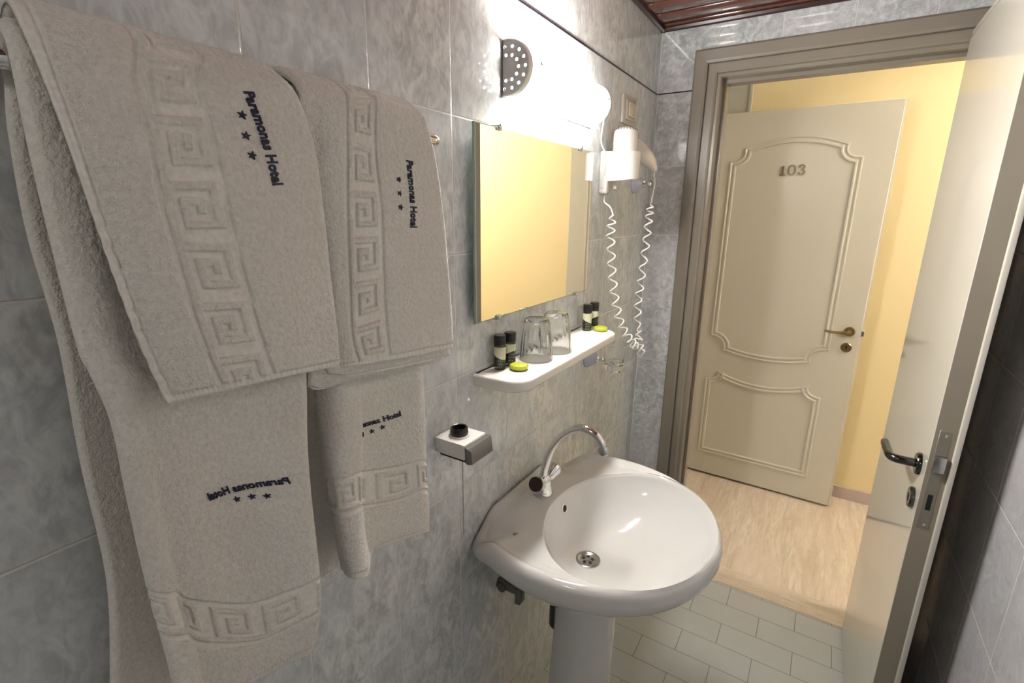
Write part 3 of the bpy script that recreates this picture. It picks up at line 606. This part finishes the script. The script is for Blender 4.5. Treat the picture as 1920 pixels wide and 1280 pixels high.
R += [ringxyz(bowl_ring(1.012), .7975-.006*flat), ringxyz(bowl_ring(1.0), .795-.006*flat), ringxyz(bowl_ring(.985), .790-.006*flat), ringxyz(bowl_ring(.965, .305), .778), ringxyz(bowl_ring(.93, .303), .762), ringxyz(bowl_ring(.87, .298), .740), ringxyz(bowl_ring(.78, .290), .716), ringxyz(bowl_ring(.66, .278), .694), ringxyz(bowl_ring(.52, .262), .677), ringxyz(bowl_ring(.38, .246), .667), ringxyz(bowl_ring(.24, .232), .661), ringxyz(bowl_ring(.12, .224), .657)]
RR = np.array(R)                                  # the back corners roll down towards the wall
def sst(x): x = np.clip(x, 0, 1); return x*x*(3-2*x)
drop = .052*sst((np.abs(RR[..., 1]-BC)-.115)/.10)*sst(1-RR[..., 0]/.10)
RR[..., 0] = np.maximum(RR[..., 0], .0012); lim = np.clip((RR[..., 2]-.70)/.09, 0, 1); RR[..., 2] -= drop*lim
RR = cr(RR, 100); RR[..., 0] = np.maximum(RR[..., 0], .0012)
bas = MB().rings([list(map(tuple, r_)) for r_ in RR]).obj('basin', 'ceramic', wb); bas.data.polygons.foreach_set('use_smooth', [True]*len(bas.data.polygons)); [bas.data.attributes.remove(a_) for a_ in list(bas.data.attributes) if a_.name == 'sharp_edge']
# pedestal
R = []
for z, hx, hy, cx in ((0, .098, .100, .20), (.02, .098, .100, .20), (.05, .093, .095, .20), (.15, .084, .084, .206), (.30, .080, .078, .208), (.45, .077, .074, .212), (.58, .078, .076, .212), (.62, .088, .093, .20), (.638, .092, .098, .20)):
    R.append([(cx+hx*math.cos(a)*(1 if math.cos(a) > 0 else 1.05), BC+hy*math.sin(a), z) for a in np.linspace(0, 2*PI, 61)[:-1]])
MB().rings(R).obj('pedestal', 'ceramic', wb)
# drain
dp, dn = hit(bas, 1102, 1050)
dz = dp[2]; dr_ = MB().lathe([(.031, -.004), (.031, .0030), (.029, .0042), (.0235, .0038), (.0215, .0022), (.0205, .0016), (.0, .0012)], (dp[0], dp[1], dz+.001), dn, 40).obj('drain', 'chrome_dull', wb, label='chrome drain with small holes')
hl_ = MB(); e1 = np.cross(dn, (1, 0, 0)); e1 /= np.linalg.norm(e1); e2 = np.cross(dn, e1); dc = np.array((dp[0], dp[1], dz+.001))
for i in range(5): a = 2*PI*i/5+.3; hl_.lathe([(.0040, .0005), (.0040, .0021)], dc+.0115*(math.cos(a)*e1+math.sin(a)*e2), dn, 12)
hl_.obj('drain_hole', 'slot', dr_); MB().lathe([(.003, .001), (.003, .0026), (.0, .003)], dc, dn, 12).obj('drain_screw', 'chrome', dr_)
op, on = hit(bas, 1058, 953)
of = MB().lathe([(.0125, -.002), (.0125, .0015), (.0105, .0028), (.0092, .0018), (.0092, .0010), (.0, .0010)], op, on, 28, squash=lambda t: 1).obj('overflow_ring', 'chrome', wb, label='small chrome overflow ring')
MB().lathe([(.0085, .0008), (.0085, .0016)], op, on, 24).obj('overflow_hole', 'slot', of)
# maker's mark near the left end of the deck
mp_, mn = hit(bas, 968, 1001)
V, F = text_mesh('AJ', .013, 0, .0001)
V = V-V.mean(0); tx_ = np.array((.25, -.97, 0.)); tx_ = np.array((-.2, .98, 0)); ty_ = np.cross((0, 0, 1.), tx_); mesh('maker_mark', mp_+np.array((0, 0, .0006))+V[:, :1]*tx_+V[:, 1:2]*ty_, F, 'chrome_dull', wb, smooth=False)
# brackets, bolt and waste pipe below
br = MB().box(.001, .066, .915, .930, .538, .562, .003).tube([(.0150, .918, .545), (.0150, .910, .545)], .013, 16).box(.056, .072, .912, .938, .515, .560, .002).tube([(.03, .925, .56), (.03, .925, .70)], .006, 8)
br.obj('bracket', 'grey_plastic', wb, label='dark metal fixing bracket')
MB().tube([(.140, 1.0, .600), (.140, 1.0, .520), (.140, 1.0, .440)], [.016, .016, .016], 16).tube([(.140, 1.0, .50), (.140, 1.0, .425)], .024, 18).tube(cr([(.140, 1.0, .47), (.10, 1.07, .47), (.05, 1.14, .47), (.004, 1.15, .47)], 16), .015, 12).obj('waste_pipe', 'black_plastic', wb, label='black waste pipe behind the pedestal')
# mixer tap
TX, TZ = .078, .7925
tp = MB(); tp.lathe([(.026, 0), (.0265, .003), (.0235, .010), (.021, .024), (.0205, .036), (.0175, .046), (.012, .052), (.0, .053)], (TX, BC, TZ), n=32)
a1 = np.array((.10, -.90, .42)); a1 /= np.linalg.norm(a1); a2 = np.array((.10, .90, .42)); a2 /= np.linalg.norm(a2); hub = np.array((TX, BC, TZ+.028))
tp.lathe([(.015, .0), (.014, .022)], hub, a1, 20); tp.lathe([(.015, .0), (.014, .022)], hub, a2, 20)
tap = tp.obj('mixer_tap', 'chrome', wb)
def knob(ax, nm):
    k_ = MB().lathe([(.0145, .020), (.0165, .023), (.0175, .034), (.0205, .046), (.0215, .054), (.0205, .057), (.0180, .0572)], hub, ax, 48, squash=lambda t: 1-.05*max(0, math.cos(3*t))**4).obj('tap_handle', 'chrome', tap)
    return k_
knob(a1, 1); knob(a2, 2)
for ax in (a1, a2): MB().lathe([(.0178, .0571), (.0178, .0582), (.0, .0588)], hub, ax, 32).obj('handle_cap', 'maroon', tap, label='dark round cap')
SPY = BC
sp = cr([(TX, SPY, TZ+.045), (TX+.004, SPY, TZ+.075), (TX+.017, SPY, TZ+.120), (TX+.041, SPY, TZ+.163), (TX+.074, SPY, TZ+.195), (TX+.106, SPY, TZ+.206), (TX+.132, SPY, TZ+.198), (TX+.148, SPY, TZ+.182), (TX+.154, SPY, TZ+.168)], 70)
MB().tube(sp, np.linspace(.0100, .0092, 70), 20).lathe([(.012, 0), (.012, .006), (.009, .010)], (TX, SPY, TZ+.043), n=24).obj('spout', 'chrome', tap)
e_ = sp[-1]; d_ = sp[-1]-sp[-3]; d_ /= np.linalg.norm(d_); MB().lathe([(.0118, -.003), (.0126, -.001), (.0126, .013), (.0110, .015), (.008, .015)], e_, d_, 24).obj('aerator', 'chrome_dull', tap)

# ------------------------------------------------------------------ towel rail
tr = thing('towel_rail', 'chrome towel rail on the left wall, hidden under the towels but for its end', 'towel rail', (0, .37, 1.600))
P = cr([(.0, .135, 1.600), (.03, .135, 1.600), (.058, .138, 1.600), (.0660, .150, 1.600)], 12)
Q = cr([(.0660, .620, 1.600), (.062, .642, 1.600), (.040, .653, 1.600), (.0, .655, 1.600)], 14)
MB().tube(np.concatenate([P, np.linspace((.066, .16, 1.6), (.066, .61, 1.6), 10), Q]), .0075, 18).obj('rail', 'chrome', tr)
for y_ in (.135, .655): MB().lathe([(.022, 0), (.022, .004), (.012, .010), (.009, .012)], (0, y_, 1.600), (1, 0, 0), 28).obj('wall_rose', 'chrome', tr)

# ------------------------------------------------------------------ towels
KEY = ["######..", "#....#..", "#.##.#..", "#.#..#..", "#.####..", "#.......", "########"]
KEY = np.array([[c_ == '#' for c_ in r_] for r_ in KEY], float)
def key_height(s, t):
    """s along the band in motifs, t across 0..1; 1 = pile, 0 = flat weave"""
    inside = (t > 0) & (t < 1); tt = (t-.12)/.76; m_ = (tt > 0) & (tt < 1)
    i = np.clip((tt*7).astype(int), 0, 6); j = ((s-np.floor(s))*8).astype(int) % 8
    return np.where(inside, np.where(m_, KEY[i, j], 0.), 1.)
def blur(A_, k_=1):
    for _ in range(k_):
        P_ = np.pad(A_, 1, mode='edge'); A_ = (P_[:-2, 1:-1]+P_[2:, 1:-1]+P_[1:-1, :-2]+P_[1:-1, 2:]+4*P_[1:-1, 1:-1])/8
    return A_
class Sheet: pass
def sheet(rows, pitch, th, name, label, parent=None, band=None, hems=(0, 0, 0, 0), waves=None, group='hotel towels on the rail', pile=.0011, edge_round=.006, loc=None):
    """rows: v-ordered rows of points (each row any number of 3D points along u). A thick cloth with rounded edges."""
    w0 = max(np.linalg.norm(np.diff(np.array(r_), axis=0), axis=1).sum() for r_ in rows); nu = int(w0/pitch)+1
    G = np.array([cr(r_, nu) for r_ in rows]); ln = np.linalg.norm(np.diff(G, axis=0), axis=2).max(axis=1)
    # resample v evenly by length
    d_ = np.concatenate([[0], np.cumsum(np.linalg.norm(np.diff(G[:, nu//2], axis=0), axis=1))]); nv = int(d_[-1]/pitch)+1
    fine = cr(G, 40*len(rows)); dd = np.concatenate([[0], np.cumsum(np.linalg.norm(np.diff(fine[:, nu//2], axis=0), axis=1))]); tgt = np.linspace(0, dd[-1], nv); idx = np.interp(tgt, dd, np.arange(len(dd))); i0 = np.minimum(idx.astype(int), len(dd)-2); f = (idx-i0)[:, None, None]
    C = fine[i0]*(1-f)+fine[i0+1]*f                     # nv x nu x 3
    U, V_ = np.meshgrid(np.linspace(0, 1, nu), tgt, indexing='xy')
    def normals(C_):
        a = np.gradient(C_, axis=1); b = np.gradient(C_, axis=0); n_ = np.cross(a, b); return n_/(np.linalg.norm(n_, axis=2)[..., None]+1e-12)
    n_ = normals(C)
    if n_[nv*2//3:, :, 0].mean() < 0: n_ = -n_; sgn = -1
    else: sgn = 1
    if waves is not None: C = C+n_*waves(U, V_, tgt[-1])[..., None]; n_ = normals(C)*sgn
    eu = np.minimum(U, 1-U)*w0; ev = np.minimum(V_, tgt[-1]-V_); e_ = np.minimum(eu, ev)
    tk = th/2*np.sqrt(np.clip(1-(1-np.clip(e_/edge_round, 0, 1))**2, 0.0, 1)); 
    H = np.ones((nv, nu))
    if band is not None:
        H = band(U, V_, tgt[-1], w0)
    hm = np.ones((nv, nu))
    hu0, hu1, hv0, hv1 = hems
    if hu0: hm = np.where(U*w0 < hu0, 0, hm)
    if hu1: hm = np.where((1-U)*w0 < hu1, 0, hm)
    if hv1: hm = np.where((tgt[-1]-V_) < hv1, 0, hm)
    if hv0: hm = np.where(V_ < hv0, 0, hm)
    H = blur(H*hm, 1); rnd = rng.random((nv, nu)); rnd2 = blur(rng.random((nv, nu)), 2)
    ridge = .0
    ribs = (1-hm)*(np.sin(V_*2*PI/.009)*.0005 if (hu0 or hu1) else 0)+(1-hm)*(np.sin(U*w0*2*PI/.006)*.0006 if hv1 else 0)
    lump = (blur(rng.random((nv, nu)), 12)-.5)*.010
    disp = (H-1)*.0022+H*(rnd*pile*.7+(rnd2-.5)*pile*1.1)+ribs+lump*.16
    side_in = np.clip(e_/(edge_round*.8), .25, 1)
    Fp = C+n_*(tk+disp*side_in)[..., None]
    disp2 = rng.random((nv, nu))*pile*.5
    Bp = C-n_*(tk+disp2*side_in)[..., None]
    VV = np.concatenate([Fp.reshape(-1, 3), Bp.reshape(-1, 3)]); n0 = nv*nu
    I = np.arange(n0).reshape(nv, nu); q = np.stack([I[:-1, :-1], I[:-1, 1:], I[1:, 1:], I[1:, :-1]], -1).reshape(-1, 4)
    Fq = [q, q[:, ::-1]+n0]
    for (a, b) in ((I[0, :], 0), (I[-1, :], 1), (I[:, 0], 1), (I[:, -1], 0)):
        s1 = np.stack([a[:-1], a[1:], a[1:]+n0, a[:-1]+n0], -1); Fq.append(s1 if b else s1[:, ::-1])
    FF = np.concatenate(Fq)
    if sgn < 0: FF = FF[:, ::-1]
    base = wloc(parent) if parent is not None else np.array(loc)
    me = bpy.data.meshes.new(name); me.vertices.add(len(VV)); me.vertices.foreach_set('co', (VV-base).ravel())
    me.loops.add(FF.size); me.loops.foreach_set('vertex_index', FF.ravel().astype(np.int32)); me.polygons.add(len(FF)); me.polygons.foreach_set('loop_start', np.arange(0, FF.size, 4, dtype=np.int32)); me.polygons.foreach_set('loop_total', np.full(len(FF), 4, np.int32))
    me.update(calc_edges=True); me.validate()
    me.polygons.foreach_set('use_smooth', np.ones(len(me.polygons), bool))
    at_ = me.attributes.new('pile', 'FLOAT', 'POINT'); at_.data.foreach_set('value', np.concatenate([H.ravel(), np.ones(n0)]).astype(np.float32))
    me.materials.append(M['terry'])
    o = bpy.data.objects.new(name, me); COL.objects.link(o)
    if parent is not None: o.parent = parent
    else: o.location = base; tag(o, label, 'towel', group)
    s_ = Sheet(); s_.o = o; s_.F = C+n_*tk[..., None]; s_.n = n_; s_.px = proj(s_.F); s_.pitch = pitch; s_.nv = nv; s_.nu = nu; s_.front0 = nv//2; s_.w0 = w0; s_.len = tgt[-1]; return s_
def find(s_, x, y, lo=.35):
    k0 = int(s_.nv*lo); d_ = ((s_.px[k0:]-np.array((x, y)))**2).sum(-1); i = np.unravel_index(d_.argmin(), d_.shape); return np.array((i[0]+k0, i[1]), float)
def samp(s_, A_, ij):
    i = np.clip(ij[:, 0], 0, s_.nv-1.001); j = np.clip(ij[:, 1], 0, s_.nu-1.001); a, b = i.astype(int), j.astype(int); f, g_ = (i-a)[:, None], (j-b)[:, None]
    return A_[a, b]*(1-f)*(1-g_)+A_[a+1, b]*f*(1-g_)+A_[a, b+1]*(1-f)*g_+A_[a+1, b+1]*f*g_
def embroider(s_, parent, p0, p1, up, stars, size_ratio=.185, mirror=False, wob=.0, text='Paramonas Hotel', star_px=.10, lo=.35, clip0=None):
    """text from p0 to p1 (pixels of the baseline), letters rising towards `up` (pixel)"""
    a, b, c_ = find(s_, *p0, lo), find(s_, *p1, lo), find(s_, *up, lo); e = b-a; le = np.linalg.norm(e); e /= le; u_ = c_-a; u_ -= e*(u_@e); u_ /= np.linalg.norm(u_)
    V, F = text_mesh(text, 1.0, .028, .0, 0); V[:, 0] -= V[:, 0].min(); wd = V[:, 0].max(); k_ = le/wd
    def put(V, F, nm):
        n = len(V); ij = a+V[:, :1]*k_*e+V[:, 1:2]*k_*u_*1.0; ij = ij+(wob*le*np.sin(V[:, :1]/wd*PI))*u_
        P_, Nn = samp(s_, s_.F, ij), samp(s_, s_.n, ij); VV = np.concatenate([P_+Nn*.0019, P_+Nn*.0003]); FF = list(F)+[[i+n for i in f_[::-1]] for f_ in F]
        ed = {}
        for f_ in F:
            for i in range(len(f_)): k2 = (f_[i], f_[(i+1) % len(f_)]); ed[k2] = 1
        for (i, j) in list(ed):
            if (j, i) not in ed: FF.append([j, i, i+n, j+n])
        return mesh(nm, VV, FF, 'thread', parent, smooth=False, label='navy embroidered lettering' if nm == 'lettering' else 'navy embroidered star')
    if clip0 is not None:
        keep = [f_ for f_ in F if V[f_, 0].mean() > clip0*wd]; F = keep
    put(V, F, 'lettering')
    for (sx, sy) in stars:
        q = find(s_, sx, sy, lo); loc_ = q-a; cx, cy = (loc_@e)/k_, (loc_@u_)/k_; r = star_px*wd*.5; pts = [(cx, cy, 0)]+[(cx+(r if i % 2 == 0 else r*.42)*math.sin(i*PI/5), cy+(r if i % 2 == 0 else r*.42)*math.cos(i*PI/5), 0) for i in range(10)]
        w2 = wob; wob = 0; put(np.array(pts), [[0, i+1, (i+1) % 10+1] for i in range(10)], 'star'); wob = w2
def row(*p): return [at(x, y, 0, X_) for x, y, X_ in p]

PT = .0013
# --- back-to-front order: bath towels first, hand towels over them
# bath towel, left: one sheet back flap > over the rail > front flap
def overbar(y0, y1, zt, xb=.040, xf=.088, n=3):
    """three rows that carry a cloth over the rail between y0 and y1"""
    ys = np.linspace(y0, y1, n); return [[(xb, y, zt-.030) for y in ys], [((xb+xf)/2-.002, y, zt) for y in ys]]
rows = [row((207, 1400, .045), (330, 1400, .045), (430, 1400, .045)), row((207, 1280, .045), (330, 1280, .045), (430, 1280, .045)), row((200, 1090, .045), (320, 1060, .045), (440, 1060, .045)), row((150, 865, .043), (290, 850, .043), (450, 850, .043)), row((108, 640, .042), (270, 640, .042), (470, 640, .042)), row((50, 440, .040), (250, 440, .040), (470, 440, .040)), row((15, 250, .042), (240, 260, .042), (460, 300, .042))]
rows += [[(.044, y, 1.590) for y in (.150, .23, .345)], [(.052, y, 1.611) for y in (.148, .23, .345)], [(.068, y, 1.6205) for y in (.146, .23, .345)], [(.086, y, 1.613) for y in (.144, .23, .345)]]
rows += [[(.096, y, 1.594) for y in (.142, .23, .345)]]
rows += [row((62, 320, .104), (300, 350, .104), (540, 330, .100)), row((140, 635, .112), (330, 640, .114), (560, 560, .108)), row((168, 700, .116), (370, 720, .118), (570, 700, .112)), row((207, 790, .118), (290, 810, .116), (420, 830, .108), (574, 830, .120)), row((235, 920, .120), (310, 935, .114), (430, 940, .106), (582, 930, .122)), row((260, 1030, .122), (330, 1050, .112), (460, 1050, .104), (592, 1020, .124)), row((290, 1150, .124), (360, 1165, .110), (480, 1170, .106), (600, 1110, .128)), row((318, 1250, .124), (390, 1275, .110), (500, 1235, .110), (590, 1180, .120)), row((325, 1300, .122), (395, 1310, .108), (500, 1262, .108), (578, 1218, .114))]
def band3(U, V_, Lm, w0):
    t = (Lm-V_-.062)/.062
    return key_height(U*w0/.058+.35, 1-t)
T3 = sheet(rows, PT, .014, 'bath_towel', 'long cream bath towel at the left, hanging lowest, its embroidery seen mirrored', band=band3, hems=(0, 0, 0, .012), loc=(.07, .24, 1.60), edge_round=.011,
           waves=lambda U, V_, Lm: np.clip((V_-.5*Lm)/(.5*Lm), 0, 1)*(.006*np.cos((U-.13)*2*PI/.42)*np.exp(-((U-.15)/.25)**2)+.005*np.exp(-((U-.96)/.10)**2)))
embroider(T3, T3.o, (546, 905), (392, 938), (540, 880), [(500, 929), (472, 929), (444, 934)], mirror=True, wob=.05)

# bath towel, right: left edge rolled forward
rows = [[(.036, y, .960) for y in (.345, .40, .47)], [(.036, y, 1.15) for y in (.352, .43, .52)], [(.040, y, 1.40) for y in (.36, .45, .555)], [(.046, y, 1.588) for y in (.36, .46, .565)], [(.066, y, 1.6160) for y in (.36, .46, .565)], [(.092, y, 1.596) for y in (.36, .46, .565)]]
def r4(l, m, k_, rgt, x0=.116): return row((l[0], l[1], .088), (l[0]-3, l[1]+2, x0-.008), ((l[0]*.6+m[0]*.4), (l[1]+m[1])/2+4, x0+.006), (m[0]-10, m[1], x0), (m[0]+1, m[1]-2, .094), (k_[0], k_[1], .090), (rgt[0]-14, rgt[1], .092), (rgt[0], rgt[1], .088))
rows += [r4((590, 500), (660, 490), (720, 470), (775, 440), .086), r4((604, 720), (672, 712), (730, 700), (788, 690), .096), r4((612, 790), (675, 785), (735, 775), (792, 765), .108), r4((622, 870), (677, 862), (738, 850), (794, 842)), r4((634, 950), (680, 945), (742, 932), (798, 915)), r4((645, 1020), (684, 1005), (745, 975), (801, 965))]
rows += [row((650, 1070, .088), (654, 1078, .106), (668, 1085, .124), (686, 1081, .118), (694, 1038, .094), (706, 1028, .090), (760, 1009, .092), (804, 995, .088))]
def band4(U, V_, Lm, w0):
    t = (Lm-V_-.098)/.058
    return key_height(U*w0/.056+.1, 1-t)
T4 = sheet(rows, PT, .013, 'bath_towel', 'cream bath towel at the right under the hand towels, left edge rolled forward', band=band4, hems=(0, 0, 0, .012), loc=(.07, .45, 1.60), edge_round=.010)
embroider(T4, T4.o, (680, 801), (751, 778), (680, 788), [(679, 815), (697, 808), (717, 801)], text='monas Hotel', star_px=.13)

# hand towel, right
rows = [[(.022, y, 1.36) for y in (.37, .46, .565)], [(.022, y, 1.50) for y in (.37, .46, .565)], [(.026, y, 1.595) for y in (.37, .46, .562)], [(.042, y, 1.630) for y in (.37, .46, .561)], [(.070, y, 1.6395) for y in (.37, .46, .560)], [(.099, y, 1.6255) for y in (.37, .46, .560)]]
rows += [row((556, 180, .110), (640, 192, .111), (720, 200, .110), (798, 235, .106)), row((545, 250, .108), (640, 270, .117), (720, 290, .113), (815, 300, .108)), row((570, 385, .114), (640, 395, .119), (735, 395, .116), (829, 395, .108)), row((590, 520, .114), (645, 525, .117), (740, 510, .118), (838, 490, .111)), row((605, 620, .118), (650, 630, .122), (745, 600, .121), (845, 580, .114)), row((612, 694, .126), (665, 686, .128), (752, 672, .127), (849, 653, .120))]
def band2(U, V_, Lm, w0):
    vf = np.clip((V_-.33*Lm)/(.67*Lm), 0, 1); c_ = .455+.0*vf; t = (U-(c_-.115))/.25
    return key_height(V_/.054+.5, 1-t)
T2 = sheet(rows, PT, .010, 'hand_towel', 'cream hand towel on the right half of the rail, next to the mirror', band=band2, hems=(0, 0, 0, .007), loc=(.07, .46, 1.61),
           waves=lambda U, V_, Lm: -.005*np.exp(-((U-.14-.12*np.clip(V_/Lm-.5, 0, 1))/.05)**2)*np.clip((V_-.5*Lm)/(.3*Lm), 0, 1))
embroider(T2, T2.o, (762, 300), (769, 426), (775, 300), [(747, 336), (749, 362), (751, 388)], star_px=.085)
# its folded under-layers showing below the hem
sheet([row((600, 600, .117), (700, 600, .113), (838, 590, .105)), row((610, 690, .120), (700, 668, .117), (842, 640, .108)), row((620, 703, .1205), (650, 707, .1205), (720, 695, .118), (844, 670, .109))], PT, .007, 'folded_layer', None, parent=T2.o, hems=(0, 0, 0, .006))
sheet([row((582, 600, .115), (690, 600, .110), (800, 590, .102)), row((578, 700, .117), (690, 690, .113), (812, 660, .103)), row((577, 724, .118), (600, 730, .118), (690, 710, .114), (815, 680, .104))], PT, .006, 'folded_layer', None, parent=T2.o, hems=(0, 0, 0, .006))

# hand towel, left and nearest
rows = [[(.016, y, 1.36) for y in (.17, .25, .35)], [(.016, y, 1.50) for y in (.165, .25, .355)], [(.020, y, 1.600) for y in (.158, .25, .352)], [(.046, y, 1.630) for y in (.155, .25, .351)], [(.074, y, 1.6370) for y in (.152, .25, .350)], [(.101, y, 1.624) for y in (.148, .25, .350)]]
rows += [row((72, 130, .112), (240, 150, .118), (400, 165, .120), (556, 180, .120)), row((118, 250, .122), (270, 260, .130), (430, 265, .131), (588, 268, .124)), row((165, 385, .130), (300, 395, .139), (460, 395, .140), (607, 390, .128)), row((212, 520, .137), (340, 525, .146), (490, 520, .146), (620, 515, .133)), row((262, 650, .142), (380, 645, .150), (520, 630, .149), (631, 610, .136)), row((312, 757, .146), (420, 733, .152), (545, 705, .151), (637, 686, .138))]
def band1(U, V_, Lm, w0):
    vf = np.clip((V_-.36*Lm)/(.64*Lm), 0, 1); c_ = .49-.05*vf; t = (U-(c_-.14))/.28
    return key_height(V_/.0525+.2, 1-t)
T1 = sheet(rows, .0011, .012, 'hand_towel', 'cream hand towel nearest the viewer, draped over the left half of the rail', band=band1, hems=(.012, 0, 0, .008), loc=(.075, .25, 1.615), edge_round=.010,
           waves=lambda U, V_, Lm: .0013*np.exp(-(U/.03)**2)*np.sin(V_*2*PI/.017)*np.clip((V_-.7*Lm)/(.1*Lm), 0, 1)+.003*np.sin(V_*9)*(U-.5))
embroider(T1, T1.o, (457, 172), (512, 348), (474, 170), [(452, 216), (461, 255), (471, 293)], star_px=.10, lo=.535)
